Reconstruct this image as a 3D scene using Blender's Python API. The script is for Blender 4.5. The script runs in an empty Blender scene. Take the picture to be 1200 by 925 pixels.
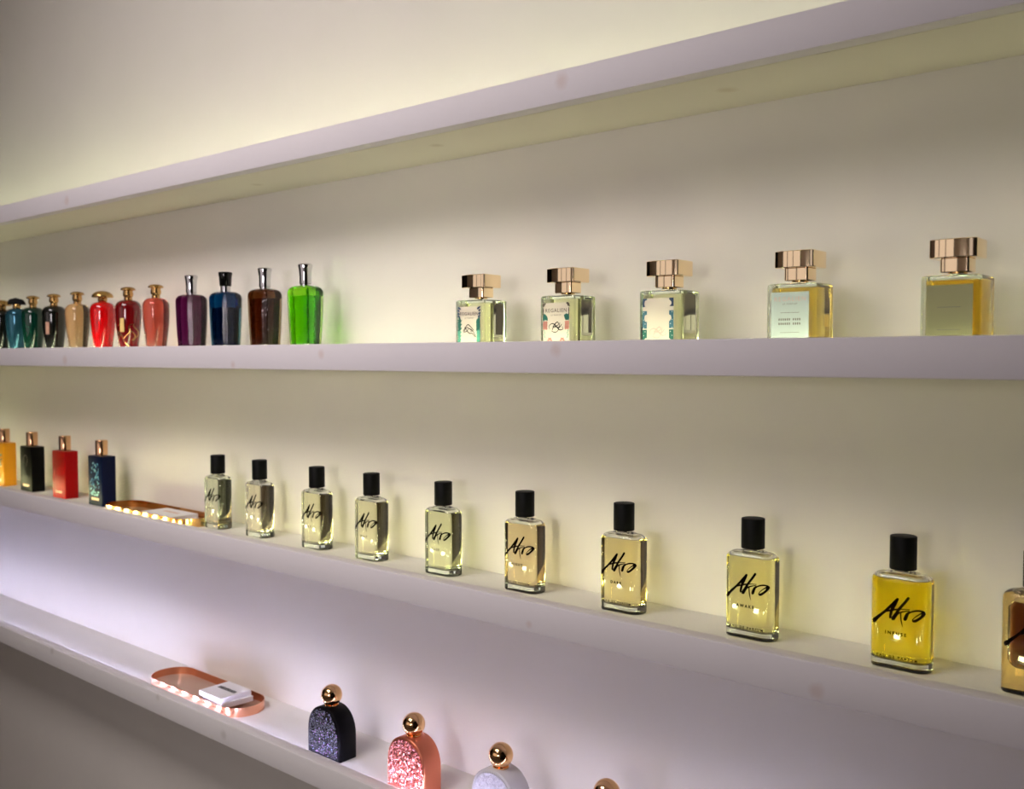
import bpy, bmesh, math, random
from math import sin, cos, pi, radians, atan, tan
from mathutils import Vector, Matrix
random.seed(7)
C = bpy.context.scene.collection
S = bpy.context.scene

# ---------------------------------------------------------------- camera numbers
F = 1130.0                      # focal length in pixels of the 1200 px frame
YAW = radians(40.46)
PITCH = atan(44.5 / F)
CAMY, CAMZ = -1.114, 1.45       # the shelf wall is y = 0


def place(px, py, D):
    """world x of what the photo shows at pixel (px, py), D metres in front of the camera along +y"""
    u = (px - 600) / F
    v = (462.5 - py) / F
    c = cos(PITCH) + v * sin(PITCH)
    return D * (-sin(YAW) * c + u * cos(YAW)) / (cos(YAW) * c + u * sin(YAW))


# ---------------------------------------------------------------- materials
def new_mat(name):
    m = bpy.data.materials.new(name)
    m.use_nodes = True
    nt = m.node_tree
    nt.nodes.clear()
    out = nt.nodes.new('ShaderNodeOutputMaterial')
    return m, nt, out


def principled(name, col, rough=.5, metal=0., coat=0., trans=0., ior=1.5, bump=None, emit=None, spec=None):
    m, nt, out = new_mat(name)
    b = nt.nodes.new('ShaderNodeBsdfPrincipled')
    nt.links.new(b.outputs[0], out.inputs[0])
    b.inputs['Base Color'].default_value = (*col, 1)
    b.inputs['Roughness'].default_value = rough
    b.inputs['Metallic'].default_value = metal
    b.inputs['Coat Weight'].default_value = coat
    b.inputs['Coat Roughness'].default_value = .04
    b.inputs['Transmission Weight'].default_value = trans
    b.inputs['IOR'].default_value = ior
    if spec is not None:
        b.inputs['Specular IOR Level'].default_value = spec
    if bump:
        sc, st, di = bump
        tc = nt.nodes.new('ShaderNodeTexCoord')
        n = nt.nodes.new('ShaderNodeTexNoise')
        n.inputs['Scale'].default_value = sc
        n.inputs['Detail'].default_value = 5
        bp = nt.nodes.new('ShaderNodeBump')
        bp.inputs['Strength'].default_value = st
        bp.inputs['Distance'].default_value = di
        nt.links.new(tc.outputs['Object'], n.inputs['Vector'])
        nt.links.new(n.outputs[0], bp.inputs['Height'])
        nt.links.new(bp.outputs[0], b.inputs['Normal'])
    return m


def glass(name, ior=1.5, T=(1, 1, 1), dist=.025, tint=(1, 1, 1), rough=0.0):
    """clear refracting surface; T is what is left of white light after dist metres of the filling"""
    m, nt, out = new_mat(name)
    g = nt.nodes.new('ShaderNodeBsdfGlass')
    g.inputs['IOR'].default_value = ior
    g.inputs['Roughness'].default_value = rough
    g.inputs['Color'].default_value = (*tint, 1)
    nt.links.new(g.outputs[0], out.inputs[0])
    if min(T) < .999:
        a = [-math.log(max(t, 1e-4)) / dist for t in T]
        d = max(a) * 1.02
        v = nt.nodes.new('ShaderNodeVolumeAbsorption')
        v.inputs['Color'].default_value = (*[1 - x / d for x in a], 1)
        v.inputs['Density'].default_value = d
        nt.links.new(v.outputs[0], out.inputs['Volume'])
    return m


def paint(name, col, knots=(), rough=.55, grain=1.0):
    """painted wood / plaster with faint mottling and, where given, knots that stain through the paint"""
    m, nt, out = new_mat(name)
    b = nt.nodes.new('ShaderNodeBsdfPrincipled')
    nt.links.new(b.outputs[0], out.inputs[0])
    b.inputs['Roughness'].default_value = rough
    b.inputs['Specular IOR Level'].default_value = .25
    geo = nt.nodes.new('ShaderNodeNewGeometry')
    n = nt.nodes.new('ShaderNodeTexNoise')
    n.inputs['Scale'].default_value = 6
    n.inputs['Detail'].default_value = 4
    nt.links.new(geo.outputs['Position'], n.inputs['Vector'])
    mix = nt.nodes.new('ShaderNodeMix')
    mix.data_type = 'RGBA'
    mix.inputs[6].default_value = (*[c * .96 for c in col], 1)
    mix.inputs[7].default_value = (*[min(1, c * 1.03) for c in col], 1)
    nt.links.new(n.outputs[0], mix.inputs[0])
    cur = mix.outputs[2]
    for (p, r, kc) in knots:
        d = nt.nodes.new('ShaderNodeVectorMath')
        d.operation = 'DISTANCE'
        d.inputs[1].default_value = p
        n2 = nt.nodes.new('ShaderNodeTexNoise')
        n2.inputs['Scale'].default_value = 60
        nt.links.new(geo.outputs['Position'], n2.inputs['Vector'])
        nt.links.new(geo.outputs['Position'], d.inputs[0])
        add = nt.nodes.new('ShaderNodeMath')
        add.operation = 'MULTIPLY_ADD'
        add.inputs[1].default_value = r * .8
        nt.links.new(n2.outputs[0], add.inputs[0])
        nt.links.new(d.outputs['Value'], add.inputs[2])
        mr = nt.nodes.new('ShaderNodeMapRange')
        mr.inputs['From Min'].default_value = r * .7
        mr.inputs['From Max'].default_value = r * 1.5
        mr.inputs['To Min'].default_value = .38
        mr.inputs['To Max'].default_value = 0
        nt.links.new(add.outputs[0], mr.inputs['Value'])
        mk = nt.nodes.new('ShaderNodeMix')
        mk.data_type = 'RGBA'
        mk.inputs[7].default_value = (*kc, 1)
        nt.links.new(mr.outputs[0], mk.inputs[0])
        nt.links.new(cur, mk.inputs[6])
        cur = mk.outputs[2]
    nt.links.new(cur, b.inputs['Base Color'])
    n3 = nt.nodes.new('ShaderNodeTexNoise')
    n3.inputs['Scale'].default_value = 220
    n3.inputs['Detail'].default_value = 3
    nt.links.new(geo.outputs['Position'], n3.inputs['Vector'])
    bp = nt.nodes.new('ShaderNodeBump')
    bp.inputs['Strength'].default_value = .12 * grain
    bp.inputs['Distance'].default_value = .0006
    nt.links.new(n3.outputs[0], bp.inputs['Height'])
    nt.links.new(bp.outputs[0], b.inputs['Normal'])
    return m


def emitter(name, col, strength, vignette=None):
    m, nt, out = new_mat(name)
    e = nt.nodes.new('ShaderNodeEmission')
    e.inputs[0].default_value = (*col, 1)
    e.inputs[1].default_value = strength
    nt.links.new(e.outputs[0], out.inputs[0])
    if vignette:                                     # strength fades towards the right hand end to imitate lens vignetting
        geo = nt.nodes.new('ShaderNodeNewGeometry')
        sp = nt.nodes.new('ShaderNodeSeparateXYZ')
        mr = nt.nodes.new('ShaderNodeMapRange')
        mr.interpolation_type = 'SMOOTHSTEP'
        mr.inputs['From Min'].default_value = vignette[0]
        mr.inputs['From Max'].default_value = vignette[1]
        mr.inputs['To Min'].default_value = strength
        mr.inputs['To Max'].default_value = strength * vignette[2]
        nt.links.new(geo.outputs['Position'], sp.inputs[0])
        nt.links.new(sp.outputs['X'], mr.inputs['Value'])
        nt.links.new(mr.outputs[0], e.inputs[1])
    return m


def glitter(name, base, flake_a, flake_b, scale=900, metal=.9, rough=.25, amount=.35, bump=1.0, spec=.5):
    """crackled / glittered coating: every voronoi cell is a flake with its own tilt and tone"""
    m, nt, out = new_mat(name)
    b = nt.nodes.new('ShaderNodeBsdfPrincipled')
    nt.links.new(b.outputs[0], out.inputs[0])
    b.inputs['Metallic'].default_value = metal
    b.inputs['Roughness'].default_value = rough
    b.inputs['Coat Weight'].default_value = .1 if spec > .4 else 0
    b.inputs['Specular IOR Level'].default_value = spec
    tc = nt.nodes.new('ShaderNodeTexCoord')
    vo = nt.nodes.new('ShaderNodeTexVoronoi')
    vo.inputs['Scale'].default_value = scale
    nt.links.new(tc.outputs['Object'], vo.inputs['Vector'])
    sep = nt.nodes.new('ShaderNodeSeparateColor')
    nt.links.new(vo.outputs['Color'], sep.inputs[0])
    r1 = nt.nodes.new('ShaderNodeMapRange')
    r1.inputs['From Min'].default_value = 1 - amount
    r1.inputs['From Max'].default_value = 1 - amount + .05
    nt.links.new(sep.outputs[0], r1.inputs['Value'])
    fm = nt.nodes.new('ShaderNodeMix')
    fm.data_type = 'RGBA'
    fm.inputs[6].default_value = (*flake_a, 1)
    fm.inputs[7].default_value = (*flake_b, 1)
    nt.links.new(sep.outputs[1], fm.inputs[0])
    bm_ = nt.nodes.new('ShaderNodeMix')
    bm_.data_type = 'RGBA'
    bm_.inputs[6].default_value = (*base, 1)
    nt.links.new(r1.outputs[0], bm_.inputs[0])
    nt.links.new(fm.outputs[2], bm_.inputs[7])
    nt.links.new(bm_.outputs[2], b.inputs['Base Color'])
    geo = nt.nodes.new('ShaderNodeNewGeometry')
    vo2 = nt.nodes.new('ShaderNodeTexVoronoi')
    vo2.inputs['Scale'].default_value = scale * 1.3
    nt.links.new(tc.outputs['Object'], vo2.inputs['Vector'])
    sub = nt.nodes.new('ShaderNodeVectorMath')
    sub.operation = 'SUBTRACT'
    sub.inputs[1].default_value = (.5, .5, .5)
    nt.links.new(vo2.outputs['Color'], sub.inputs[0])
    mul = nt.nodes.new('ShaderNodeVectorMath')
    mul.operation = 'SCALE'
    mul.inputs['Scale'].default_value = bump
    nt.links.new(sub.outputs[0], mul.inputs[0])
    add = nt.nodes.new('ShaderNodeVectorMath')
    add.operation = 'ADD'
    nt.links.new(mul.outputs[0], add.inputs[0])
    nt.links.new(geo.outputs['Normal'], add.inputs[1])
    nrm = nt.nodes.new('ShaderNodeVectorMath')
    nrm.operation = 'NORMALIZE'
    nt.links.new(add.outputs[0], nrm.inputs[0])
    nt.links.new(nrm.outputs[0], b.inputs['Normal'])
    return m


PINKC = (.60, .42, .36)
GREYC = (.42, .38, .34)


def knot(px, py, h, r, c=PINKC):
    return ((place(px, py, .95), CAMY + .95, CAMZ + h), r, c)


M = {}
M['wall'] = paint('wall_paint', (.80, .765, .705))
M['side'] = paint('side_paint', (.02, .016, .015))
M['south'] = paint('far_paint', (.78, .66, .62))
M['ceil'] = paint('ceiling_paint', (.72, .70, .68))
M['floor'] = principled('floor_concrete', (.22, .20, .19), .35, bump=(8, .2, .002))
M['lip1'] = paint('lip_paint_a', (.78, .74, .77), [knot(657, 95, .338, .012), knot(78, 233, .33, .012)])
M['lip2'] = paint('lip_paint_b', (.78, .74, .77), [knot(652, 410, .008, .010), knot(376, 413, .004, .009),
                                                   knot(273, 428, -.014, .008), knot(76, 425, -.008, .012)])
M['lip3'] = paint('lip_paint_c', (.78, .74, .76), [knot(957, 808, -.345, .010), knot(620, 735, -.345, .006)])
M['lip4'] = paint('lip_paint_d', (.76, .73, .72), [knot(262, 861, -.67, .010, GREYC), knot(61, 759, -.655, .010, GREYC),
                                                   knot(185, 813, -.655, .008, GREYC)])
M['panel'] = paint('panel_paint', (.80, .78, .74))
M['under'] = paint('panel_paint_top', (.78, .74, .62), [((-1.02, -.09, CAMZ + .313), .012, (.45, .38, .25)),
                                                       ((-.55, -.08, CAMZ + .313), .014, (.5, .40, .24)),
                                                       ((-1.5, -.07, CAMZ + .313), .012, (.45, .38, .25))])
M['tape'] = principled('led_tape', (.85, .85, .82), .5)
LEDA = (.92, 1.0, .64)
LEDB = (.97, 1.0, .62)
LEDW = (1.0, .98, .48)
LEDC = (.69, .67, 1.06)
M['black_cap'] = principled('black_cap', (.003, .003, .003), .5, spec=.12)
M['black_glass'] = principled('black_glass', (.003, .003, .003), .12, spec=.3)
M['ink'] = principled('black_ink', (.003, .002, .002), .7, spec=.0)
M['ink_grey'] = principled('grey_ink', (.16, .14, .12), .6, spec=.1)
M['ink_brown'] = principled('brown_ink', (.10, .05, .04), .6, spec=.1)
M['ink_pink'] = principled('pink_ink', (.72, .50, .44), .5)
M['gold'] = principled('gold_metal', (1.0, .80, .52), .07, 1)
M['gold_old'] = principled('antique_gold', (.62, .38, .14), .22, 1)
M['gold_ball'] = principled('gold_ball_metal', (.92, .56, .27), .05, 1)
M['chrome'] = principled('chrome', (.62, .62, .64), .10, 1)
M['steel'] = principled('spray_steel', (.70, .66, .62), .22, 1)
M['copper'] = principled('polished_copper', (.86, .42, .27), .13, 1)
M['brass'] = principled('polished_brass', (.74, .42, .17), .11, 1)
M['card'] = principled('white_card', (.86, .84, .86), .7)
M['paper'] = principled('cream_paper', (.74, .66, .56), .6)
M['paper_g'] = principled('silver_green_paper', (.54, .63, .60), .45, .25)
M['foil'] = principled('silver_foil_label', (.27, .27, .14), .36, .9)
M['green_d'] = principled('dark_green_print', (.01, .13, .10), .5)
M['green_m'] = principled('mid_green_print', (.10, .42, .30), .5)
M['navy_p'] = principled('navy_print', (.02, .05, .12), .5)
M['brown_p'] = principled('brown_print', (.06, .04, .03), .5)
M['coral_p'] = principled('coral_print', (.62, .24, .20), .5)
M['teal_p'] = principled('teal_print', (.05, .17, .24), .5)
M['white_p'] = principled('white_print', (.9, .88, .84), .5)
M['glass'] = glass('clear_glass', 1.5, (.86, .97, .90), .06)
M['air'] = glass('air_space', 1 / 1.5)


# ---------------------------------------------------------------- mesh helpers
def obj(name, bm, mat, parent=None, smooth=35, loc=None):
    me = bpy.data.meshes.new(name)
    bmesh.ops.recalc_face_normals(bm, faces=bm.faces)
    bm.to_mesh(me)
    bm.free()
    mats = mat if isinstance(mat, (list, tuple)) else [mat]
    for m in mats:
        me.materials.append(m)
    if smooth:
        for p in me.polygons:
            p.use_smooth = True
        me.set_sharp_from_angle(angle=radians(smooth))
    o = bpy.data.objects.new(name, me)
    C.objects.link(o)
    if parent:
        o.parent = parent
    if loc:
        o.location = loc
    return o


def thing(name, label, cat, loc=(0, 0, 0), rz=0, group=None):
    o = bpy.data.objects.new(name, None)
    C.objects.link(o)
    o.empty_display_size = .02
    o.location = loc
    o.rotation_euler = (0, 0, rz)
    o['label'] = label
    o['category'] = cat
    if group:
        o['group'] = group
    return o


def structure(name, bm, mat, parent=None):
    o = obj(name, bm, mat, parent, smooth=None)
    if not parent:
        o['kind'] = 'structure'
    return o


def add_box(bm, x0, x1, y0, y1, z0, z1, bev=0, mi=0):
    vs = [bm.verts.new(p) for p in ((x0, y0, z0), (x1, y0, z0), (x1, y1, z0), (x0, y1, z0),
                                    (x0, y0, z1), (x1, y0, z1), (x1, y1, z1), (x0, y1, z1))]
    fs = [bm.faces.new([vs[i] for i in q]) for q in ((0, 3, 2, 1), (4, 5, 6, 7), (0, 1, 5, 4), (1, 2, 6, 5), (2, 3, 7, 6), (3, 0, 4, 7))]
    for f in fs:
        f.material_index = mi
    if bev:
        es = list({e for f in fs for e in f.edges})
        bmesh.ops.bevel(bm, geom=es, offset=bev, segments=2, profile=.5, affect='EDGES')
    return bm


def box(*a, **k):
    return add_box(bmesh.new(), *a, **k)


def add_loft(bm, rings, caps=True, closed=False, mi=0):
    vr = [[bm.verts.new(p) for p in r] for r in rings]
    n = len(vr[0])
    for a, b in zip(vr, vr[1:]):
        for i in range(n):
            f = bm.faces.new((a[i], a[(i + 1) % n], b[(i + 1) % n], b[i]))
            f.material_index = mi
    if caps:
        bm.faces.new(list(reversed(vr[0]))).material_index = mi
        bm.faces.new(vr[-1]).material_index = mi
    return bm


def loft(rings, **k):
    return add_loft(bmesh.new(), rings, **k)


def rr(w, d, r, z, n=8, cx=0, cy=0, bulge=0):
    """rounded rectangle ring, w by d, corner radius r; bulge pushes the front and back out"""
    r = min(r, w / 2 - 1e-5, d / 2 - 1e-5)
    out = []
    for k, (sx, sy) in enumerate(((1, 1), (-1, 1), (-1, -1), (1, -1))):
        for i in range(n + 1):
            a = pi / 2 * (k + i / n)
            x = sx * (w / 2 - r) + r * cos(a)
            y = sy * (d / 2 - r) + r * sin(a)
            out.append((x, y))
        # points along the following straight side, so a bulge stays smooth
        if k in (0, 2) and bulge:
            for i in range(1, 8):
                t = i / 8
                x0 = sx * (w / 2 - r)
                out.append((x0 + (-2 * x0) * t, sy * d / 2))
    if bulge:
        out = [(x, y + (1 if y > 0 else -1) * bulge * max(0, 1 - (x / (w / 2)) ** 2)) for x, y in out]
    return [(cx + x, cy + y, z) for x, y in out]


def circ(r, z, n=40, cx=0, cy=0):
    return [(cx + r * cos(2 * pi * i / n), cy + r * sin(2 * pi * i / n), z) for i in range(n)]


def lathe(profile, n=40, cx=0, cy=0):
    return loft([circ(max(r, 1e-5), z, n, cx, cy) for r, z in profile])


def rrl(secs, n=8):
    """loft through rounded rectangles (w, d, r, z)"""
    return loft([rr(w, d, r, z, n) for w, d, r, z in secs])


def uv_sphere(r, cz, n=40, m=24):
    return lathe([(r * sin(pi * i / m), cz - r * cos(pi * i / m)) for i in range(m + 1)], n)


def add_ribbon(bm, pts, y, sub=6, k=1.0, wrap=None):
    """brush stroke of varying half width through (x, z, w), standing on the plane at y"""
    P = [Vector((a, b, w)) for a, b, w in pts]
    fine = []
    for i in range(len(P) - 1):
        p0, p1, p2, p3 = P[max(i - 1, 0)], P[i], P[i + 1], P[min(i + 2, len(P) - 1)]
        for s in range(sub):
            t = s / sub
            fine.append(.5 * ((2 * p1) + (p2 - p0) * t + (2 * p0 - 5 * p1 + 4 * p2 - p3) * t * t + (3 * p1 - p0 - 3 * p2 + p3) * t ** 3))
    fine.append(P[-1])
    L, R = [], []
    for i, p in enumerate(fine):
        a, b = fine[max(i - 1, 0)], fine[min(i + 1, len(fine) - 1)]
        t = Vector((b.x - a.x, b.y - a.y))
        if t.length < 1e-9:
            t = Vector((1, 0))
        t.normalize()
        n = Vector((-t.y, t.x)) * max(p.z, 1e-5) * k
        f = wrap or (lambda x: y)
        L.append(bm.verts.new((p.x + n.x, f(p.x + n.x), p.y + n.y)))
        R.append(bm.verts.new((p.x - n.x, f(p.x - n.x), p.y - n.y)))
    for i in range(len(fine) - 1):
        bm.faces.new((L[i], L[i + 1], R[i + 1], R[i]))
    for e, sgn in ((0, -1), (-1, 1)):                      # round ends
        p = fine[e]
        q = fine[1] if e == 0 else fine[-2]
        d = Vector((p.x - q.x, p.y - q.y))
        d.normalize()
        tx = p.x + d.x * p.z * .7 * k
        tip = bm.verts.new((tx, f(tx), p.y + d.y * p.z * .7 * k))
        bm.faces.new((L[e], R[e], tip))
    return bm


def add_leaf(bm, cx, cz, L, w, ang, y, mi=0, n=10):
    pts = []
    for i in range(n):
        a = 2 * pi * i / n
        x, z = L / 2 * cos(a), w / 2 * sin(a) * (1 - .35 * cos(a))
        pts.append(bm.verts.new((cx + x * cos(ang) - z * sin(ang), y, cz + x * sin(ang) + z * cos(ang))))
    bm.faces.new(pts).material_index = mi


def text(body, size, mat, parent, x, y, z, name='printed_word', spacing=1.0, rot=(pi / 2, 0, 0), sx=1.0, bold=0.0):
    cu = bpy.data.curves.new(name, 'FONT')
    cu.body = body
    cu.size = size
    cu.align_x = 'CENTER'
    cu.align_y = 'CENTER'
    cu.space_character = spacing
    cu.resolution_u = 3
    cu.offset = bold
    t = bpy.data.objects.new(name + '_tmp', cu)
    C.objects.link(t)
    dg = bpy.context.evaluated_depsgraph_get()
    dg.update()
    me = bpy.data.meshes.new_from_object(t.evaluated_get(dg))
    bpy.data.objects.remove(t)
    bpy.data.curves.remove(cu)
    me.name = name
    me.materials.clear()
    me.materials.append(mat)
    o = bpy.data.objects.new(name, me)
    C.objects.link(o)
    o.parent = parent
    o.rotation_euler = rot
    o.scale = (sx, 1, 1)
    o.location = (x, y, z)
    return o


# ---------------------------------------------------------------- light levels
LV = {'spot': 0.9, 'front': 1.7, 'panel': 10.4, 'win': 0.5, 'pane_fill': 0.72, 'led1': 265.0, 'led2': 250.0, 'led3': 325.0, 'led4': 385.0}
EXPO = 0.0

# ---------------------------------------------------------------- the room
X0, X1, Y0, ZC = -5.2, .95, -2.9, 2.95
structure('wall_north', box(X0, X1, 0, .1, 0, ZC), M['wall'])
structure('wall_west', box(X0 - .1, X0, Y0, .1, 0, ZC), M['side'])
structure('wall_east', box(X1, X1 + .1, Y0, .1, 0, ZC), M['side'])  # unseen, set close and dark to cut bounced light on the right
bm = bmesh.new()
WX0, WX1, WZ0, WZ1 = .20, .75, 1.1, 2.0
VX0, VX1, VZ0, VZ1 = -3.1, -.95, 1.0, 2.2
add_box(bm, X0, VX0, Y0 - .1, Y0, 0, ZC)
add_box(bm, VX1, WX0, Y0 - .1, Y0, 0, ZC)
add_box(bm, VX0, VX1, Y0 - .1, Y0, 0, VZ0)
add_box(bm, VX0, VX1, Y0 - .1, Y0, VZ1, ZC)
add_box(bm, WX1, X1, Y0 - .1, Y0, 0, ZC)
add_box(bm, WX0, WX1, Y0 - .1, Y0, 0, WZ0)
add_box(bm, WX0, WX1, Y0 - .1, Y0, WZ1, ZC)
structure('wall_south', bm, M['south'])
structure('floor', box(X0 - .1, X1 + .1, Y0 - .1, .1, -.1, 0), M['floor'])
structure('ceiling', box(X0 - .1, X1 + .1, Y0 - .1, .1, ZC, ZC + .1), M['ceil'])
w = structure('window_1', box(WX0, WX1, Y0 - .07, Y0 - .06, WZ0, WZ1), emitter('daylit_pane', (1.0, .90, .96), LV['win']))
bm = bmesh.new()
for a in ((WX0 - .04, WX0, WZ0 - .04, WZ1 + .04), (WX1, WX1 + .04, WZ0 - .04, WZ1 + .04),
          (WX0, WX1, WZ0 - .04, WZ0), (WX0, WX1, WZ1, WZ1 + .04)):
    add_box(bm, a[0], a[1], Y0 - .06, Y0 + .015, a[2], a[3])
structure('window_frame', bm, M['side'], w)
w = structure('fill_pane', box(VX0, VX1, Y0 - .07, Y0 - .06, VZ0, VZ1), emitter('added_glow_pane', (1.0, .86, .84), LV['pane_fill']))  # added glowing pane, brightens cap reflections and the walls under the shelves
bm = bmesh.new()
for a in ((VX0 - .04, VX0, VZ0 - .04, VZ1 + .04), (VX1, VX1 + .04, VZ0 - .04, VZ1 + .04), (VX0, VX1, VZ0 - .04, VZ0), (VX0, VX1, VZ1, VZ1 + .04),
          (-2.41, -2.37, VZ0, VZ1), (-1.69, -1.65, VZ0, VZ1)):
    add_box(bm, a[0], a[1], Y0 - .06, Y0 + .015, a[2], a[3])
structure('window_frame', bm, M['side'], w)  # frame and bars of the added glowing pane


# ceiling lamps of the shop and an added front fill light
def panel_lamp(name, label, loc, target, w_, h_, energy, spread, col):
    t = thing(name, label, 'lamp', loc)
    q = (Vector(target) - Vector(loc)).to_track_quat('-Z', 'Y')
    fr = obj('lamp_housing', box(-w_ / 2 - .03, w_ / 2 + .03, -h_ / 2 - .03, h_ / 2 + .03, .008, .045, bev=.004), M['steel'], t, smooth=None)
    fr.rotation_mode = 'QUATERNION'
    fr.rotation_quaternion = q
    l = bpy.data.lights.new('panel_light', 'AREA')
    l.shape = 'RECTANGLE'
    l.size, l.size_y = w_, h_
    l.energy = energy
    l.color = col
    l.spread = spread
    lo = bpy.data.objects.new('panel_light', l)
    C.objects.link(lo)
    lo.location = loc
    lo.rotation_euler = q.to_euler()
    return t


panel_lamp('front_fill', 'added directional fill light, unseen behind the camera', (-.25, Y0 + .12, 1.52), (-1.36, 0, 1.42), .42, .42,  # added fill light, narrow spread shapes the fall-off along the shelves
           LV['front'], radians(60), (1, .91, .94))
panel_lamp('ceiling_lamp', 'long ceiling lamp panel out of view above the camera', (-1.5, -1.5, ZC - .12), (-1.60, 0, 1.13), 1.2, .6,
           LV['panel'], radians(108), (1, .91, .90))
panel_lamp('ceiling_lamp', 'small square ceiling lamp out of view behind the camera', (-1.05, -2.30, ZC - .1), (-.95, 0, 1.5), .38, .38,
           LV['spot'], radians(75), (1, .92, .90))

# ---------------------------------------------------------------- shelves
SX0, SX1 = X0 + .002, X1 - .002
LIP_Y0 = CAMY + .95                # front of the lip
LIP_Y1 = LIP_Y0 + .023
#           top of lip, bottom, surface, lip material, led colour
SH = [(.3520, .3125, .3320, 'lip1', LEDA, 'uppermost white wall shelf, empty, lit along its back by a warm glow'),
      (.0195, -.0210, .0000, 'lip2', LEDB, 'white wall shelf at eye level carrying coloured and square bottles'),
      (-.3155, -.3555, -.3355, 'lip3', LEDW, 'white wall shelf carrying the black lettered clear bottles'),
      (-.6485, -.6885, -.6690, 'lip4', LEDC, 'lowest white wall shelf with lilac glow and arched bottles')]
SURF = []
PITCH_LED = .042
VIGNETTE = [(-1.2, .3, .5), (-1.2, .3, .8), (-1.2, .2, .5), (-.95, -.1, .05)]   # vignetting put into the tape strengths, dimmer to the right
TILT = [radians(32), radians(32), radians(32), radians(20)]
GLOW = .6                                                    # share of the light given off by the added glow dashes
for k, (zt, zb, zs, lm, lc, lab) in enumerate(SH):
    zt, zb, zs = CAMZ + zt, CAMZ + zb, CAMZ + zs
    SURF.append(zs)
    t = thing('wall_shelf', lab, 'shelf', (0, 0, zb), group='long white wall shelves')
    o = obj('front_board', box(SX0, SX1, LIP_Y0, LIP_Y1, zb - .0003, zt, bev=.0016), M[lm], t, smooth=40, loc=(0, 0, -zb))
    o = obj('shelf_panel', box(SX0, SX1, LIP_Y1 + .0004, -.0004, zb, zs), M['under' if k == 0 else 'panel'], t, smooth=None, loc=(0, 0, -zb))
    # LED tape on the inner face of the front board
    zc = zs + (.0074 if k == 3 else .0058)
    bm = box(SX0 + .01, SX1 - .01, LIP_Y1 + .0002, LIP_Y1 + .0012, zc - .005, zc + .005)
    n = int((4.6) / PITCH_LED)
    gy, gz = LIP_Y1 + .0024, zc                      # centre line of the added glow dashes
    g0, g1 = -3.9 - PITCH_LED / 2, -3.9 + (n - .5) * PITCH_LED
    hz, hy = .0042 * cos(TILT[k]), .0042 * sin(TILT[k])
    for j in range(n):                               # larger glowing dash added at every chip to carry light through glass
        xc = -3.9 + j * PITCH_LED
        q = [bm.verts.new(p) for p in ((xc - .0048, gy + hy, gz - hz), (xc + .0048, gy + hy, gz - hz), (xc + .0048, gy - hy, gz + hz), (xc - .0048, gy - hy, gz + hz))]
        bm.faces.new(q).material_index = 2
    tl = TILT[k]
    for i in range(n):
        x = -3.9 + i * PITCH_LED
        c = Vector((x, LIP_Y1 + .0053, zc))
        ax, az = Vector((.0025, 0, 0)), Vector((0, -sin(tl), cos(tl))) * .0023
        ny = Vector((0, cos(tl), sin(tl)))
        q = [c - ax - az, c + ax - az, c + ax + az, c - ax + az]
        vs = [bm.verts.new(p) for p in q]
        f = bm.faces.new(vs)
        f.material_index = 1
        # chip body behind its lit face
        vb = [bm.verts.new(p - ny * .0016) for p in q]
        for j in range(4):
            bm.faces.new((vs[j], vb[j], vb[(j + 1) % 4], vs[(j + 1) % 4]))
        bm.faces.new(list(reversed(vb)))
    strip = obj('led_strip', bm, [M['tape'], emitter('led_chip_%s' % 'abcd'[k], lc, LV['led%d' % (k + 1)] * (1 - GLOW), VIGNETTE[k]), emitter('led_glow_%s' % 'abcd'[k], lc, LV['led%d' % (k + 1)] * GLOW * .285, VIGNETTE[k])], t, smooth=None, loc=(0, 0, -zb))

# ---------------------------------------------------------------- clear rounded bottles with black brush lettering
STROKES = {
    'A1': [(0.2, 77.5, 1.0), (-4.0, 71.9, 1.3), (-8.1, 67.1, 1.2), (-14.2, 60.5, 1.1), (-20.3, 54.5, 1.4), (-24.0, 50.6, 1.9), (-26.0, 48.6, 1.8)],
    'A2': [(0.6, 77.5, 0.9), (-2.9, 70.6, 1.5), (-5.6, 64.8, 1.3), (-6.9, 59.4, 1.2), (-7.6, 55.4, 0.9)],
    'A3': [(-11.4, 62.0, 0.6), (-6.7, 63.9, 0.9), (-1.9, 65.4, 0.8), (3.4, 66.6, 0.5), (12.8, 67.7, 0.3)],
    'k1': [(11.6, 80.2, 1.2), (7.3, 73.8, 1.2), (2.1, 66.7, 1.2), (-1.2, 60.6, 1.5), (-4.8, 54.7, 1.8)],
    'k2': [(-1.8, 57.0, 0.5), (0.8, 61.0, 0.5), (4.2, 63.6, 0.7), (12.2, 66.4, 0.3)],
    'k3': [(3.5, 62.5, 0.6), (3.9, 55.9, 0.6), (4.7, 51.9, 0.5), (5.8, 47.9, 0.2)],
    'r1': [(12.8, 65.8, 0.5), (10.2, 61.9, 1.4), (8.2, 56.7, 1.5), (7.8, 55.4, 0.9)],
    'o1': [(9.6, 61.1, 0.4), (14.2, 65.3, 0.7), (20.1, 67.6, 0.8), (24.7, 67.5, 0.9), (26.4, 65.5, 1.4), (25.2, 62.5, 1.2), (22.2, 59.2, 1.1),
           (18.3, 56.4, 1.2), (16.0, 56.3, 0.7), (16.9, 58.9, 0.4), (21.5, 63.2, 0.5), (25.0, 65.7, 0.7)]}
AW, AD, AR = .062, .032, .0118


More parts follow.
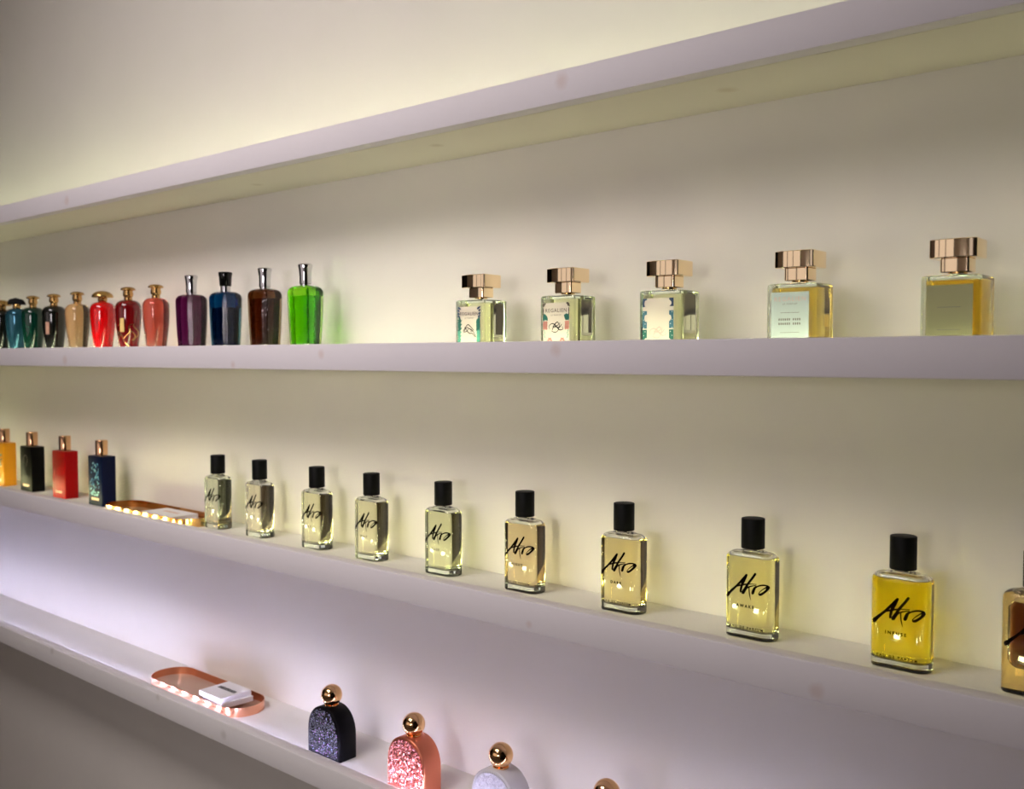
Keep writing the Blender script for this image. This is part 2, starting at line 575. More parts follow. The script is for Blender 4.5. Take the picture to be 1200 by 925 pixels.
def rounded_bottle(px, word, liquid, label, ink=None, inset=.0022, glassmat=None, D=1.058, py=780, subink=None, zb=0):
    x = place(px, py, D)
    t = thing('perfume_bottle', label, 'perfume bottle', (x, CAMY + D, SURF[2]), group='clear bottles with black brush lettering')
    W, Dp, R = AW, AD, AR
    secs = [(W - .004, Dp - .004, R - .002, 0), (W - .001, Dp - .001, R - .0005, .0006), (W, Dp, R, .0022), (W, Dp, R, .0935)]
    for i in range(1, 9):
        a = pi / 2 * i / 8
        secs.append((W - 2 * .0105 * (1 - cos(a)) ** 1.15, Dp - 2 * .0050 * (1 - cos(a)), R, .0935 + .0092 * sin(a)))
    secs += [(.0330, .0185, .0090, .1042), (.0240, .0165, .0081, .1050), (.0185, .0155, .0077, .1056), (.0150, .0150, .0075, .1064), (.0150, .0150, .0075, .1112)]
    obj('glass_body', rrl(secs), glassmat or M['glass'], t, smooth=50)
    i = inset
    li = [(W - 2 * i - .008, Dp - 2 * i - .008, R - .004, .0088), (W - 2 * i - .003, Dp - 2 * i - .003, R - .003, .0096), (W - 2 * i, Dp - 2 * i, R - .0022, .0125),
          (W - 2 * i, Dp - 2 * i, R - .0022, .0930), (W - 2 * i - .0018, Dp - 2 * i - .0014, R - .0022, .0972)]
    if zb:
        li = [(W - 2 * i - .010, Dp - .014, .007, zb), (W - 2 * i - .004, Dp - .010, .009, zb + .002), (W - 2 * i, Dp - .008, .009, zb + .007), (W - 2 * i, Dp - .008, .009, .086),
              (W - 2 * i - .006, Dp - .012, .008, .092)]
    obj('liquid', rrl(li), liquid, t, smooth=50)
    ai = [(W - 2 * i - .0024, Dp - 2 * i - .0016, R - .0022, .0975), (W - 2 * i - .007, Dp - 2 * i - .005, R - .003, .0996),
          (W - 2 * i - .020, Dp - 2 * i - .010, R - .004, .1014), (.024, .0125, .006, .1030), (.0115, .0115, .0057, .1040), (.0115, .0115, .0057, .110)]
    obj('air_space', rrl(ai), M['air'], t, smooth=50)
    obj('spray_collar', lathe([(.0118, .1058), (.0118, .1076), (.0105, .1080)]), M['steel'], t)
    obj('cap', lathe([(.0128, .1068), (.0136, .1071), (.0138, .1078), (.0138, .1420), (.0134, .1426), (.0126, .1429)], 48), M['black_cap'], t)
    yf = -Dp / 2 - .00015
    bm = bmesh.new()
    for s in STROKES.values():
        add_ribbon(bm, [(a / 1000, b / 1000, w_ / 1000) for a, b, w_ in s], yf, k=1.2, wrap=lambda q: yf + (R - math.sqrt(max(0, R * R - max(0, abs(q) - (W / 2 - R)) ** 2))))
    obj('brush_lettering', bm, ink or M['ink'], t, smooth=None)
    if word:
        text(word, .0048, subink or M['ink'], t, -.0015, yf, .0393, 'scent_name', spacing=1.6, bold=.00022)
        text('EAU DE PARFUM', .0040, subink or M['ink'], t, 0, yf, .0135, 'fine_print', spacing=1.55, bold=.00008)
    return t


def liq(name, T, dist=.026):
    return glass(name, 1.36 / 1.5, T, dist)


L0 = 'clear glass perfume bottle with black brush lettering, '
G0 = [
    (258, 'SMOKE', (.93, .93, .80), 'nearly colourless liquid, first from the brass tray'),
    (306.5, 'RISE', (.95, .86, .74), 'faint pink liquid, second from the brass tray'),
    (373, 'INK', (.94, .88, .68), 'pale straw liquid, third from the brass tray'),
    (436.5, 'MALT', (.93, .86, .68), 'pale champagne liquid, fourth from the brass tray'),
    (520, 'HAZE', (.92, .89, .66), 'pale yellow green liquid, fifth from the brass tray'),
    (615, 'NIGHT', (.94, .76, .52), 'marked NIGHT, peach coloured liquid'),
    (730.5, 'DARK', (.93, .78, .46), 'marked DARK, light amber liquid'),
    (881, 'AWAKE', (.93, .82, .42), 'marked AWAKE, straw yellow liquid'),
    (1056.5, 'INFUSE', (.93, .72, .012), 'marked INFUSE, bright yellow liquid'),
]
for n, (px, wd, T, lab) in enumerate(G0):
    rounded_bottle(px, wd, liq('liquid_' + wd.lower(), T), (L0 + lab).replace('clear glass perfume bottle with black brush lettering, marked', 'clear perfume bottle with black lettering, marked').replace('glass ', '', 1),
                   subink=M['ink_grey'] if n < 5 else M['ink'])
rounded_bottle(1215, None, liq('dark_brown_liquid', (.10, .03, .01)), 'golden glass perfume bottle with dark brown liquid, cut by the right picture edge',
               inset=.0075, glassmat=glass('amber_glass', 1.5, (.90, .70, .28), .03), zb=.026)


# ---------------------------------------------------------------- square bottles with gold block caps
def square_bottle(px, py, liquid, label, deco, D=1.04):
    x = place(px, py, D)
    t = thing('perfume_bottle', label, 'perfume bottle', (x, CAMY + D, SURF[1]), group='square bottles with gold block caps')
    W, Dp, R = .058, .050, .004
    secs = [(W - .003, Dp - .003, R, 0), (W, Dp, R, .0015), (W, Dp, R, .0785), (W - .001, Dp - .001, R, .0802), (W - .004, Dp - .004, R, .0812),
            (.024, .022, .006, .0818), (.018, .018, .0088, .0822), (.016, .016, .0078, .0850)]
    obj('glass_body', rrl(secs), M['glass'], t, smooth=40)
    i = .0045
    obj('liquid', rrl([(W - 2 * i - .004, Dp - 2 * i - .004, R, .008), (W - 2 * i, Dp - 2 * i, R, .010), (W - 2 * i, Dp - 2 * i, R, .0755),
                       (W - 2 * i - .001, Dp - 2 * i - .001, R, .0762)]), liquid, t, smooth=40)
    # neck block, cap
    obj('neck_disc', rrl([(.018, .018, .0088, .0835), (.018, .018, .0088, .0858)]), M['gold_old'], t)
    obj('neck_block', rrl([(.0265, .0225, .003, .0850), (.0285, .0245, .003, .0856), (.0285, .0245, .003, .0986), (.027, .023, .003, .0991)], 4), M['gold'], t, smooth=30)
    rings = []
    for w_, d_, z in ((.0440, .0340, .0990), (.0455, .0355, .0997), (.0455, .0355, .1171), (.0440, .0340, .1178)):
        rings.append(rr(w_, d_, .0012, z, 3, bulge=.0036))
    obj('cap', loft(rings), M['gold'], t, smooth=30)
    lb = {'plain': M['paper'], 'green': M['paper_g'], 'foil': M['foil']}
    yl = -Dp / 2
    kind = deco if deco in ('green', 'foil') else 'plain'
    lx0, lx1, lz0, lz1 = -.0225, .0215, .010, .0715
    obj('label', box(lx0, lx1, yl - .0004, yl + .0001, lz0, lz1), lb[kind], t, smooth=None)
    y = yl - .0006
    cx = (lx0 + lx1) / 2
    if deco == 'foil':
        for z in (.049, .0265):
            obj('printed_line', box(cx - .011, cx + .011, y, y + .0002, z, z + .0006), M['ink_grey'], t, smooth=None)
        return t
    if deco == 'green':
        text('REGALIEN', .0068, M['ink_pink'], t, cx, y, .0635, 'printed_name', spacing=1.25, sx=1.02)
        text('LE PARFUM', .0026, M['ink_grey'], t, cx, y, .0582, 'fine_print', spacing=1.4)
        for z in (.0485, .0265):
            obj('printed_line', box(cx - .011, cx + .011, y, y + .0002, z, z + .0004), M['ink_grey'], t, smooth=None)
        bm = bmesh.new()                                       # two rows of unreadable small capitals
        for z in (.0400, .0352):
            for q in range(11):
                if q != 6:
                    add_box(bm, cx - .013 + q * .0024, cx - .0118 + q * .0024, y, y + .0002, z, z + .0024)
        obj('fine_print', bm, M['ink_grey'], t, smooth=None)
        return t
    if deco != 'dots':
        text('REGALIEN', .0072, M['ink_brown'], t, cx, y - .0002, .0610, 'printed_name', spacing=1.15, sx=1.0)
        text('LE PARFUM', .0026, M['ink_brown'], t, cx, y, .0550, 'fine_print', spacing=1.4)
    # interlaced monogram
    bm = bmesh.new()
    mz = .0395 if deco != 'dots' else .030
    mono = [[(-10, -3, .3), (-11, 1, .4), (-7, 4, .5), (-2, 3, .6), (2, -1, .6), (6, -4, .6), (11, -3, .4), (10, 0, .3)],
            [(-6, -4, .4), (-3, 2, .6), (2, 6, .6), (4, 3, .5), (0, 1, .4), (-5, 1, .4)],
            [(-4, -1, .4), (0, 0, .5), (5, -1, .6), (9, 3, .4)],
            [(-7, -5, .3), (-2, -7, .5), (3, -5, .4), (5, 0, .4), (6, 5, .4)]]
    if deco == 'leaves':
        mono = [[(-11, -3, .4), (-7, 2, .5), (-2, 6, .6), (3, 3, .6), (9, -2, .4)],
                [(-10, -5, .4), (-6, 1, .6), (-1, 2, .4), (-4, -3, .5), (-9, -4, .4)],
                [(-8, 3, .3), (-4, -2, .5), (1, -6, .6), (6, -6, .5), (10, -10, .4), (12, -11, .3)],
                [(-1, 1, .5), (4, -1, .8), (7, -3, .4), (3, -3, .4)], [(8, -3, .4), (10, -7, .5), (13, -11, .3)]]
    for s in mono:
        add_ribbon(bm, [(cx + a * .00105, mz + b * .00105, w_ / 1000) for a, b, w_ in s], y - .0001, 4)
    obj('monogram', bm, M['ink_pink'] if deco == 'dots' else M['ink'], t, smooth=None)
    # border ornaments, mirrored left and right
    rnd = random.Random(px)
    for s in (-1, 1):
        bm = bmesh.new()
        ex = lx0 if s < 0 else lx1
        inn = -s
        if deco == 'leaves':
            for (dx, z, L_, w_, mi) in ((3, .0695, 8, 3, 0), (1.6, .066, 5, 3, 0), (1.5, .0615, 5, 3.4, 0), (2.2, .0575, 6, 3, 0)):
                add_leaf(bm, ex + inn * dx / 1000, z, L_ / 1000, w_ / 1000, s * .5, y, mi)
            for q in range(16):
                z = .0530 - q * .0027
                mi = 1 if q < 6 else 2
                r_ = 1.25 if q < 6 else 1.0
                add_leaf(bm, ex + inn * .0042, z, .0075 * r_, .0026 * r_, s * (.9 - .9 * (q % 2)) + (.5 if q % 2 else -.2), y - .00004 * (q % 3), mi)
                add_leaf(bm, ex + inn * .0018, z - .001, .0045, .0028, rnd.uniform(0, 3), y, mi)
        elif deco == 'flowers':
            for (dx, z, L_, w_) in ((2.2, .0700, 6, 2.6), (1.0, .0675, 5, 2.2), (.8, .0620, 7, 1.4), (.8, .057, 6, 1.3)):
                add_leaf(bm, ex + inn * dx / 1000, z, L_ / 1000, w_ / 1000, pi / 2 if z < .065 else -s * .3, y, 0)
            for q in range(5):
                add_leaf(bm, ex + inn * (.0015 + .0012 * q), .0530 - abs(q - 2) * .0006, .0030, .0085, .1 * q, y - .00004 * q, 1)
            for q in range(8):
                add_leaf(bm, ex + inn * (.0022 + .0034 * (q % 2)), .0455 - .0026 * (q // 2), .0042, .0036, rnd.uniform(0, 3), y - .00005, 3)
            for q in range(4):
                add_leaf(bm, ex + inn * (.002 + .001 * (q % 2)), .0345 - .0028 * q, .0036, .0012, s * .9, y, 2)
            for q in range(6):
                a = q * pi / 3
                add_leaf(bm, ex + inn * .0115 + .0026 * cos(a), .0215 + .0026 * sin(a), .0036, .0028, a, y - .00004, 3)
            add_leaf(bm, ex + inn * .008, .0200, .006, .0012, s * .6, y, 2)
            add_leaf(bm, ex + inn * .004, .0150, .008, .0014, s * 1.1, y, 2)
            add_leaf(bm, ex + inn * .0055, .0125, .004, .0030, 0, y, 2)
            add_leaf(bm, ex + inn * .0008, .0160, .010, .0014, pi / 2, y, 0)
        else:
            for (za, zb_, mi) in ((.0610, .0712, 4), (.0345, .0560, 5), (.0125, .0330, 1)):
                add_box(bm, min(ex, ex + inn * .0062), max(ex, ex + inn * .0062), y, y + .0002, za, zb_)
                for f in bm.faces[-6:]:
                    f.material_index = mi
            for z in (.0650, .0470, .0185):
                add_leaf(bm, ex + inn * .0062, z, .0070, .0085, 0, y - .0002, 7)
            for q in range(9):
                z = .0545 - q * .0048
                add_leaf(bm, ex + inn * (.0018 + .0022 * (q % 2)), z, .0011, .0011, 0, y - .0003, 6, 8)
        obj('printed_border', bm, [M['navy_p'] if deco == 'leaves' else M['brown_p'], M['green_d'], M['green_m'], M['coral_p'], M['navy_p'], M['teal_p'], M['white_p'], M['paper']],
            t, smooth=None)
    return t


SB = 'square glass perfume bottle with gold block cap and '
clearL = liq('champagne_liquid', (.93, .88, .60), .04)
ambL = liq('amber_liquid', (.93, .66, .16), .04)
ambL2 = liq('deep_amber_liquid', (.93, .56, .05), .04)
square_bottle(564, 405, clearL, SB + 'green leaf bordered label', 'leaves')
square_bottle(665.5, 405, clearL, SB + 'red flower bordered label', 'flowers')
square_bottle(784, 405, clearL, SB + 'blue dotted label border without printed name', 'dots')
square_bottle(937, 400, ambL, SB + 'plain pale green label on amber liquid', 'green')
square_bottle(1121, 400, ambL2, SB + 'dark shiny blank label on orange liquid', 'foil')


# ---------------------------------------------------------------- shouldered bottles with flared caps
def shouldered_bottle(px, gm, lm, capmat, label, level=.098, lift=0, D=1.04):
    x = place(px, 400, D)
    t = thing('perfume_bottle', label, 'perfume bottle', (x, CAMY + D, SURF[1]), group='shouldered bottles with flared caps')

    def sec(w_, d_, c, z):
        pts = [(w_ / 2, d_ / 2 - c), (w_ / 2 - c, d_ / 2), (-w_ / 2 + c, d_ / 2), (-w_ / 2, d_ / 2 - c),
               (-w_ / 2, -d_ / 2 + c), (-w_ / 2 + c, -d_ / 2), (w_ / 2 - c, -d_ / 2), (w_ / 2, -d_ / 2 + c)]
        return [(a, b, z) for a, b in pts]
    base, top = .84, 1.0
    W, Dp, c = .057, .044, .007
    S_ = [sec(W * base - .002, Dp * base - .002, c, 0), sec(W * base, Dp * base, c, .001)]
    for q in range(1, 9):
        k_ = base + (top - base) * (1 - (1 - q / 8) ** 1.6)
        S_.append(sec(W * k_, Dp * k_, c, .001 + .108 * q / 8))
    for q in range(1, 8):
        a = pi / 2 * q / 7
        k_ = 1 - .70 * (1 - cos(a)) ** 1.1
        S_.append(sec(W * k_, Dp * (1 - .60 * (1 - cos(a)) ** 1.1), c * k_ if k_ > .4 else c * .4, .109 + .0135 * sin(a)))
    obj('glass_body', loft(S_), gm, t, smooth=24)
    if lm:
        Li = []
        zs = [.009, .010] + [.010 + (level - .010) * q / 6 for q in range(1, 7)]
        for q, z in enumerate(zs):
            k_ = base + (top - base) * (1 - (1 - min(1, z / .109)) ** 1.6)
            e = .0052 if q else .0072
            Li.append(sec(W * k_ - e, Dp * k_ - e, c, z))
        obj('liquid', loft(Li), lm, t, smooth=24)
    if capmat is M['black_cap']:
        obj('collar', lathe([(.0092, .1215), (.0092, .1330)]), M['chrome'], t)
        obj('cap', lathe([(.0100, .1325), (.0108, .1335), (.0118, .150), (.0130, .1565), (.0126, .1585), (.0110, .1592)]), M['black_glass'], t, smooth=40)
    else:
        obj('collar', lathe([(.0088, .1215), (.0088, .1260)]), M['chrome'], t)
        obj('cap', lathe([(.0098, .1250), (.0104, .1255), (.0101, .138), (.0112, .1500), (.0126, .1565), (.0124, .1580), (.0105, .1594)]), M['chrome'], t, smooth=40)
    return t


def cg(name, T, dist=.03, rough=.0, bump=None):
    m = glass(name, 1.5, T, dist, rough=rough)
    if bump:
        nt = m.node_tree
        g = [n for n in nt.nodes if n.type == 'BSDF_GLASS'][0]
        tc = nt.nodes.new('ShaderNodeTexCoord')
        v = nt.nodes.new('ShaderNodeTexVoronoi')
        v.inputs['Scale'].default_value = bump
        bp = nt.nodes.new('ShaderNodeBump')
        bp.inputs['Strength'].default_value = .25
        bp.inputs['Distance'].default_value = .001
        nt.links.new(tc.outputs['Object'], v.inputs['Vector'])
        nt.links.new(v.outputs['Distance'], bp.inputs['Height'])
        nt.links.new(bp.outputs[0], g.inputs['Normal'])
    return m


shouldered_bottle(225, cg('purple_glass', (.26, .05, .20), .03, bump=320), None, M['chrome'], 'dark purple shouldered perfume bottle with chrome cap')
shouldered_bottle(265, cg('blue_glass', (.20, .50, .66), .012, bump=320), liq('blue_liquid', (.02, .14, .30), .03), M['black_cap'], 'dark blue shouldered perfume bottle with black cap', level=.092)
shouldered_bottle(311, cg('brown_glass', (.62, .46, .30), .012, bump=320), liq('brown_liquid', (.50, .22, .04), .035), M['chrome'], 'dark brown shouldered perfume bottle with chrome cap', level=.104)
shouldered_bottle(358.5, cg('green_glass', (.62, .92, .25), .02, bump=320), liq('green_liquid', (.42, .80, .05), .035), M['chrome'], 'bright green shouldered perfume bottle with chrome cap', level=.104)


# ---------------------------------------------------------------- egg shaped bottles with gold caps
def urn_bottle(px, mat, label, kind='button', capmat=None, tag=None, R=.0265, H_=.121, ornament=None, D=1.04):
    x = place(px, 400, D)
    t = thing('perfume_bottle', label, 'perfume bottle', (x, CAMY + D, SURF[1]), group='tapering round bottles with gold caps')
    prof = [(.0158, 0), (.0170, .0012)]
    for q in range(1, 14):
        s = q / 13
        prof.append((.0170 + (R - .0170) * sin(s * pi / 2) ** 1.15, .0012 + (H_ - .021) * s))
    for q in range(1, 11):
        a = pi / 2 * q / 10
        prof.append((R * (1 - .62 * (1 - cos(a)) ** 1.15), H_ - .0198 + .0188 * sin(a)))
    prof.append((.0085, H_ + .0002))
    obj('glass_body', lathe(prof, 56), mat, t, smooth=60)
    g = capmat or M['gold_old']
    z = H_ - .001
    if kind == 'button':
        pr = [(.0078, z), (.0084, z + .002), (.0078, z + .006), (.0098, z + .0085), (.0106, z + .014), (.0094, z + .0185), (.0098, z + .0200), (.0150, z + .0215),
              (.0152, z + .0235), (.0128, z + .0262), (.0070, z + .0282), (.0010, z + .0288)]
        obj('cap', lathe(pr), g, t, smooth=40)
    elif kind == 'mushroom':
        obj('collar', lathe([(.0078, z), (.0094, z + .002), (.0100, z + .008), (.0080, z + .011)]), M['gold_old'], t)
        pr = [(.0080, z + .0095), (.0215, z + .0100), (.0225, z + .0118)]
        for q in range(1, 9):
            a = pi / 2 * q / 8
            pr.append((max(.0225 * cos(a), .0005), z + .0118 + .0135 * sin(a)))
        obj('cap', lathe(pr), g, t, smooth=40)
    elif kind == 'fan':
        obj('collar', lathe([(.0078, z), (.0094, z + .002), (.0090, z + .009), (.0080, z + .011)]), M['gold_old'], t)
        ring = []
        for q in range(25):
            a = pi * q / 24
            ring.append((.0205 * cos(a) - .002 * sin(a), .0165 * sin(a) ** .8 * (1 + .04 * cos(a * 8))))
        rings = [[(a, yy, z + .0100 + b * sc) for a, b in [(p[0] * sx_, p[1]) for p in ring]] for yy, sx_, sc in
                 ((-.0050, .9, .85), (-.0040, 1, 1), (.0040, 1, 1), (.0050, .9, .85))]
        o = obj('cap', loft(rings), g, t, smooth=40)
        o.rotation_euler[2] = radians(55)
    if tag:
        tb = bmesh.new()
        add_box(tb, -.0072, -.0066, -.0282, -.0277, .080, .1080)
        add_box(tb, -.0072, -.0066, -.0282, -.0150, .1074, .1080)
        add_box(tb, -.0072, -.0066, -.0155, -.0150, .1074, .1200)
        cd = obj('tag_cord', tb, M['brown_p'], t, smooth=None)
        tg = obj('tag', box(-.0112, -.0030, -.0290, -.0278, .052, .081, bev=.0004), tag, t, smooth=None)
        cd.rotation_euler[2] = tg.rotation_euler[2] = radians(50)
    if ornament:
        bm = bmesh.new()
        rnd = random.Random(3)
        for q in range(7):
            pts = []
            a0, z0 = rnd.uniform(-2.2, .2), rnd.uniform(.018, .050)
            for s in range(9):
                a = a0 + .30 * sin(s * .8 + q)
                zz = z0 + s * .0045
                rad = .0170 + (R - .0170) * sin(min(1, zz / (H_ - .021)) * pi / 2) ** 1.15 + .0004
                pts.append((a, zz, rad))
            for (p, q2) in zip(pts, pts[1:]):
                vv = []
                for (a, zz, rad), s_ in ((p, -1), (p, 1), (q2, 1), (q2, -1)):
                    vv.append(bm.verts.new((rad * cos(a + .05 * s_), rad * sin(a + .05 * s_), zz)))
                bm.faces.new(vv)
        bmesh.ops.remove_doubles(bm, verts=bm.verts, dist=1e-5)
        obj('gold_ornament', bm, ornament, t, smooth=None)
    return t


M['tag_pink'] = principled('pink_tag', (.55, .30, .22), .5)
M['tag_gold'] = principled('gold_tag', (.52, .36, .12), .35, .6)
M['lacquer_red'] = principled('red_lacquer', (.62, .002, .004), .10, coat=.6)
M['dark_green_lacquer'] = principled('green_lacquer', (.001, .030, .018), .08, coat=.4)
M['dark_lacquer'] = principled('black_green_lacquer', (.006, .007, .005), .06, coat=.4)
M['maroon_lacquer'] = principled('maroon_lacquer', (.16, .002, .004), .06, coat=.5)
M['blue_lacquer'] = principled('steel_blue_lacquer', (.03, .12, .18), .10, .55)
urn_bottle(3, M['dark_lacquer'], 'dark round perfume bottle with broad gold cap, cut by the left edge', 'mushroom')
urn_bottle(20.5, M['blue_lacquer'], 'glossy steel blue round perfume bottle with black fan cap', 'fan', M['black_cap'])
urn_bottle(39.5, M['dark_green_lacquer'], 'dark emerald round perfume bottle with small gold cap')
urn_bottle(64, M['dark_lacquer'], 'nearly black round perfume bottle with hanging pink tag', tag=M['tag_pink'])
urn_bottle(91.5, cg('honey_glass', (.80, .52, .26), .045), 'transparent honey coloured round perfume bottle with small gold cap')
urn_bottle(121, M['lacquer_red'], 'bright red round perfume bottle with broad gold cap', 'mushroom')
urn_bottle(151, M['maroon_lacquer'], 'dark maroon round perfume bottle with hanging gold tag', tag=M['tag_gold'], ornament=principled('gilt', (.60, .34, .14), .2, 1))
urn_bottle(183.5, cg('coral_glass', (.66, .13, .09), .045), 'transparent coral pink round perfume bottle with small gold cap')


# ---------------------------------------------------------------- flat slab bottles
def slab_bottle(px, py, mat, label, art=None, D=1.050):
    x = place(px, py, D)
    t = thing('perfume_bottle', label, 'perfume bottle', (x, CAMY + D, SURF[2]), group='flat opaque bottles with copper caps')
    W, Dp, H_ = .066, .033, .112
    obj('body', rrl([(W - .003, Dp - .003, .002, 0), (W, Dp, .003, .0012), (W, Dp, .003, H_ - .0012), (W - .003, Dp - .003, .002, H_)], 4), mat, t, smooth=30)
    obj('neck', lathe([(.0095, H_ - .0005), (.0095, H_ + .003)]), M['gold_old'], t)
    obj('cap', lathe([(.0122, H_ + .0015), (.0132, H_ + .0022), (.0132, H_ + .034), (.0126, H_ + .0350), (.0100, H_ + .0356)], 48), M['gold_cap'], t, smooth=40)
    y = -Dp / 2 - .0004
    bm = bmesh.new()                              # tiny unreadable capitals near the foot
    for q in range(8):
        add_box(bm, -.0165 + q * .0043, -.0134 + q * .0043, y, y + .0003, .0125, .0185)
    obj('printed_line', bm, M['pale_print'], t, smooth=None)
    if art:
        art(t, y)
    return t


M['gold_cap'] = principled('rose_gold_cap', (.85, .50, .28), .14, 1)
M['pale_print'] = principled('pale_gold_print', (.95, .62, .42), .4)


def art_blue(t, y):
    rnd = random.Random(11)
    bm = bmesh.new()
    for q in range(60):
        s = q / 59
        z = .024 + .072 * s
        xw = .020 * (1 - .35 * abs(s - .25))
        add_leaf(bm, rnd.uniform(-xw, xw) + (.002 if s > .5 else 0), z, rnd.uniform(.003, .010), rnd.uniform(.0016, .004), rnd.uniform(-1.4, 1.4), y - .00002 * (q % 7), 0 if rnd.random() < .7 else 1)
    for q in range(12):
        add_leaf(bm, rnd.uniform(-.016, .017), rnd.uniform(.024, .032), .010, .004, 0, y - .0002, 1)
    obj('sea_picture', bm, [principled('blue_print', (.08, .28, .48), .4), principled('pale_blue_print', (.30, .62, .70), .4)], t, smooth=None)


def art_black(t, y):
    bm = bmesh.new()
    add_ribbon(bm, [(-.012, .070, .001), (-.008, .086, .0016), (.003, .090, .0014), (.010, .080, .0018), (.006, .068, .0012), (.002, .062, .0008)], y)
    obj('painted_arc', bm, principled('dull_grey_print', (.09, .06, .05), .4), t, smooth=None)


def art_yellow(t, y):
    rnd = random.Random(5)
    bm = bmesh.new()
    for q in range(22):
        add_leaf(bm, rnd.uniform(-.014, .022), rnd.uniform(.052, .086), rnd.uniform(.006, .014), rnd.uniform(.003, .006), rnd.uniform(-1, 1), y - .00002 * (q % 7), q % 3)
    obj('painted_picture', bm, [principled('grey_green_print', (.20, .26, .18), .4), principled('pale_print', (.75, .66, .42), .4), principled('dark_print', (.08, .09, .07), .4)], t, smooth=None)


def art_red(t, y):
    bm = bmesh.new()
    add_ribbon(bm, [(-.024, .050, .001), (-.020, .062, .0016), (-.021, .070, .0008)], y)
    obj('painted_mark', bm, principled('rose_print', (.75, .16, .13), .4), t, smooth=None)


slab_bottle(6, 560, principled('mustard_lacquer', (.74, .30, .010), .35, spec=.3), 'mustard yellow flat perfume bottle with copper cap, at the left edge', art_yellow)
slab_bottle(38.5, 565, principled('black_lacquer', (.002, .002, .002), .35, spec=.08), 'black flat perfume bottle between the yellow and red ones', art_black)
slab_bottle(77, 575, principled('crimson_lacquer', (.30, .001, .002), .38, spec=.12), 'crimson flat perfume bottle with copper cap', art_red)
slab_bottle(120, 585, principled('navy_lacquer', (.001, .004, .028), .35, spec=.10), 'navy blue flat perfume bottle with light blue printed picture', art_blue)


# ---------------------------------------------------------------- trays and cards
def stadium(L, W, z, n=16):
    r = W / 2
    pts = []
    for i in range(n + 1):
        a = -pi / 2 + pi * i / n
        pts.append((L / 2 - r + r * cos(a), r * sin(a), z))
    for i in range(n + 1):
        a = pi / 2 + pi * i / n
        pts.append((-L / 2 + r + r * cos(a), r * sin(a), z))
    return pts


def tray(cx, D, zs, L, W, mat, felt, label, rz=0, H_=.017):
    t = thing('tray', label, 'tray', (cx, CAMY + D, zs), rz, 'oval metal trays')
    obj('rim', loft([stadium(L, W, .0), stadium(L, W, H_), stadium(L - .0024, W - .0024, H_), stadium(L - .0024, W - .0024, .0022)], caps=False), mat, t, smooth=40)
    obj('base', loft([stadium(L - .0006, W - .0006, .0002), stadium(L - .0006, W - .0006, .0020)]), felt, t, smooth=40)
    return t


def cards(x0, x1, D0, D1, z, H_, label, name_marks, tilt=.0, nparts=2):
    cx, cy = (x0 + x1) / 2, CAMY + (D0 + D1) / 2
    w_, d_ = x1 - x0, D1 - D0
    t = thing('card_stack', label, 'cards', (cx, cy, z), tilt, 'stacks of white cards in the trays')
    h1 = H_ * .5
    bm = box(-w_ / 2, w_ / 2, -d_ / 2, d_ / 2, 0, h1, bev=.0004)
    o = obj('lower_cards', bm, M['card'], t, smooth=None)
    o.rotation_euler[2] = -.10
    o.location = (.004, .003, 0)
    o = obj('upper_cards', box(-w_ / 2, w_ / 2, -d_ / 2, d_ / 2, h1 + .0003, H_, bev=.0004), M['card'], t, smooth=None)
    bm = bmesh.new()
    k = 0
    x = -.0245
    for wd in (.005, .0042, .005, .0042, .0052, .005, .0042, .005, .0042, .005):
        add_box(bm, x, x + wd * .75, -.001, .0085 if k % 3 else .0076, H_ + .0001, H_ + .0003)
        if k % 2:
            add_box(bm, x, x + wd, .001, .0022, H_ + .0001, H_ + .00032)
        x += wd + .0008
        k += 1
    obj('printed_line', bm, M['ink'] if name_marks else M['ink_pink'], t, smooth=None)
    return t


xa, xb = place(190, 800, 1.043), place(302.8, 815, 1.043)
tray((xa + xb) / 2, 1.040, SURF[3], xb - xa - .018, .090, M['copper'], M['copper_in'] if 'copper_in' in M else principled('tray_floor', (.62, .42, .30), .5, .3),
     'oval copper tray holding white cards on the lowest shelf', rz=0)
cards(-1.640, -1.565, .9985, 1.0645, SURF[3] + .0105, .0200, 'stack of white cards with black print in the copper tray', True)
xa, xb = place(136, 597, 1.045), place(240.5, 605, 1.045)
tray((xa + xb) / 2, 1.044, SURF[2], xb - xa - .01, .084, M['brass'], principled('tray_floor_brass', (.42, .26, .12), .45, .5),
     'oval brass tray between the navy bottle and the clear bottles', rz=0)
xc0 = place(176, 600, 1.02)
cards(place(183, 602, 1.045), place(183, 602, 1.045) + .12, 1.012, 1.070, SURF[2] + .0025, .0135, 'stack of blank looking white cards in the brass tray', False)


# ---------------------------------------------------------------- arched bottles with ball caps
def arch_ring(w_, h_, y, inset=0, n=22):
    r = w_ / 2 - inset
    top = h_ - inset
    ry = min(top * .62, .046)
    pts = [(-r, y, inset), ]
    pts = []
    for i in range(n + 1):
        a = pi * i / n
        e = .90
        cx_ = (abs(cos(a)) ** e) * (1 if cos(a) >= 0 else -1)
        pts.append((r * cx_, y, top - ry + ry * sin(a) ** e if sin(a) > 0 else top - ry))
    pts.append((-r, y, inset))
    pts.append((r, y, inset))
    return pts


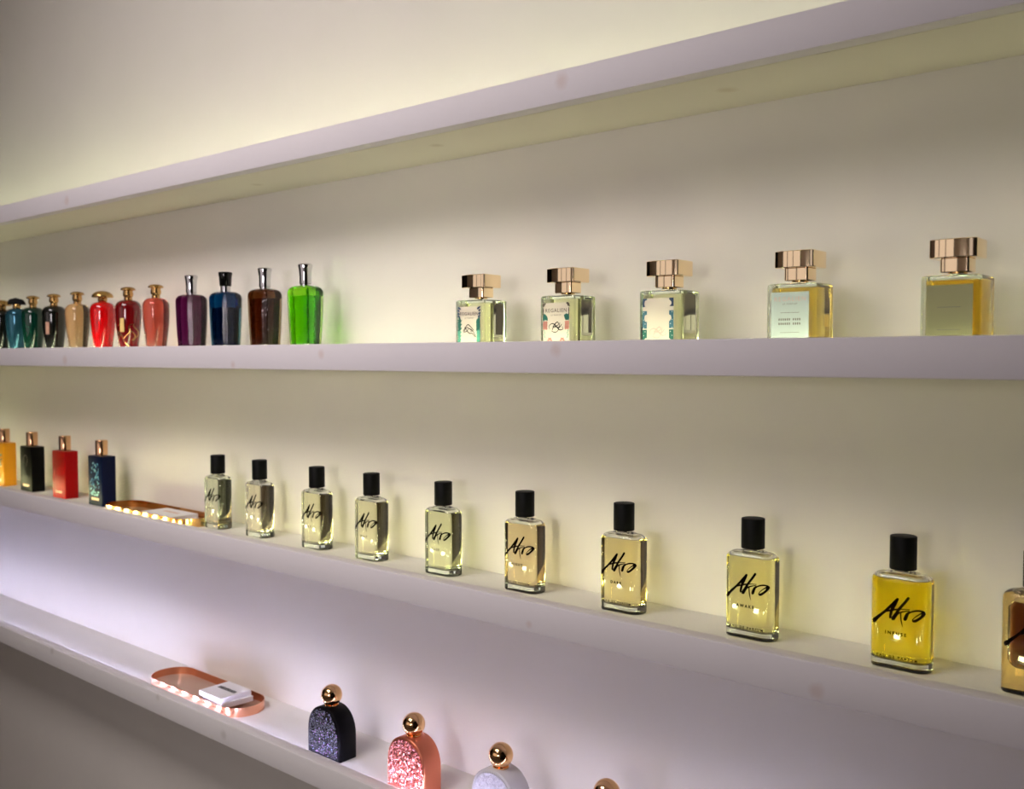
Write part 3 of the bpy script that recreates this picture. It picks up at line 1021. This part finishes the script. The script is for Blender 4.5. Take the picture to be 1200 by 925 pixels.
def arched_bottle(px, py, body, front, label, D=1.021, ball=None):
    x = place(px, py, D)
    t = thing('perfume_bottle', label, 'perfume bottle', (x, CAMY + D, SURF[3]), group='arched bottles with gold ball caps')
    W, H_, Dp = .083, .084, .037
    y0, y1 = -Dp / 2, Dp / 2
    rings = [arch_ring(W, H_, y0, .0022), arch_ring(W, H_, y0 + .0006, .0008), arch_ring(W, H_, y0 + .0022, 0), arch_ring(W, H_, y1 - .0022, 0),
             arch_ring(W, H_, y1 - .0006, .0008), arch_ring(W, H_, y1, .0022)]
    rings = [[(a, b, max(c, 0)) for a, b, c in r] for r in rings]
    obj('body', loft(rings), body, t, smooth=45)
    fr = [arch_ring(W, H_, y0 + .0006, .0034), arch_ring(W, H_, y0 - .0006, .0036), arch_ring(W, H_, y0 - .0010, .0044)]
    obj('sparkling_front', loft(fr), front, t, smooth=20)
    zb = .1005
    obj('neck_ring', lathe([(.0110, H_ - .0022), (.0118, H_ - .0008), (.0118, H_ + .0012), (.0085, H_ + .0018)]), M['gold_ball'], t)
    obj('ball_cap', uv_sphere(.0178, zb), M['gold_ball'], t, smooth=60)
    return t


glb = glitter('black_glitter', (.004, .004, .006), (.30, .36, .55), (.50, .22, .50), 620, .3, .24, .08, .8, spec=.15)
glr = glitter('rose_crackle', (.78, .20, .16), (.95, .42, .36), (.60, .12, .10), 480, 1, .18, .5, 1.0)
glw = glitter('pearl_crackle', (.74, .72, .78), (.84, .82, .86), (.68, .66, .74), 420, .25, .35, .5, .45)
arched_bottle(388.7, 817, principled('black_satin', (.002, .002, .003), .42, spec=.1), glb, 'black glittering arched perfume bottle with gold ball cap', D=1.021)
arched_bottle(485, 847, principled('copper_satin', (.72, .22, .12), .30, .8), glr, 'rose copper crackled arched perfume bottle with gold ball cap')
arched_bottle(587, 880, principled('pearl_satin', (.74, .72, .76), .35, coat=.3), glw, 'pearly white arched perfume bottle with gold ball cap')
arched_bottle(711, 919, principled('champagne_satin', (.50, .36, .26), .35, .4), principled('champagne_front', (.5, .36, .26), .3, .5),
              'gold ball cap of a bottle cut by the bottom edge')

# ---------------------------------------------------------------- world, camera, colour
wd = bpy.data.worlds.new('world')
S.world = wd
wd.use_nodes = True
wd.node_tree.nodes['Background'].inputs[0].default_value = (.02, .02, .02, 1)

cam = bpy.data.cameras.new('camera')
cam.sensor_width = 36
cam.lens = 36 * F / 1200
cam.clip_start = .02
co = bpy.data.objects.new('camera', cam)
C.objects.link(co)
co.location = (0, CAMY, CAMZ)
co.rotation_euler = (pi / 2 - PITCH, 0, YAW)
cam.dof.use_dof = True
cam.dof.focus_distance = 1.25
cam.dof.aperture_fstop = 7.0
S.camera = co

S.view_settings.view_transform = 'Standard'
S.view_settings.look = 'None'
S.view_settings.gamma = 1
S.view_settings.use_curve_mapping = False
S.view_settings.exposure = EXPO
S.cycles.max_bounces = 16
S.cycles.transmission_bounces = 16
S.cycles.glossy_bounces = 6
S.cycles.diffuse_bounces = 5
S.cycles.transparent_max_bounces = 8
S.cycles.caustics_reflective = True
S.cycles.caustics_refractive = True
S.cycles.blur_glossy = .3
S.cycles.sample_clamp_indirect = 40
S.cycles.use_light_tree = True
S.cycles.use_denoising = True
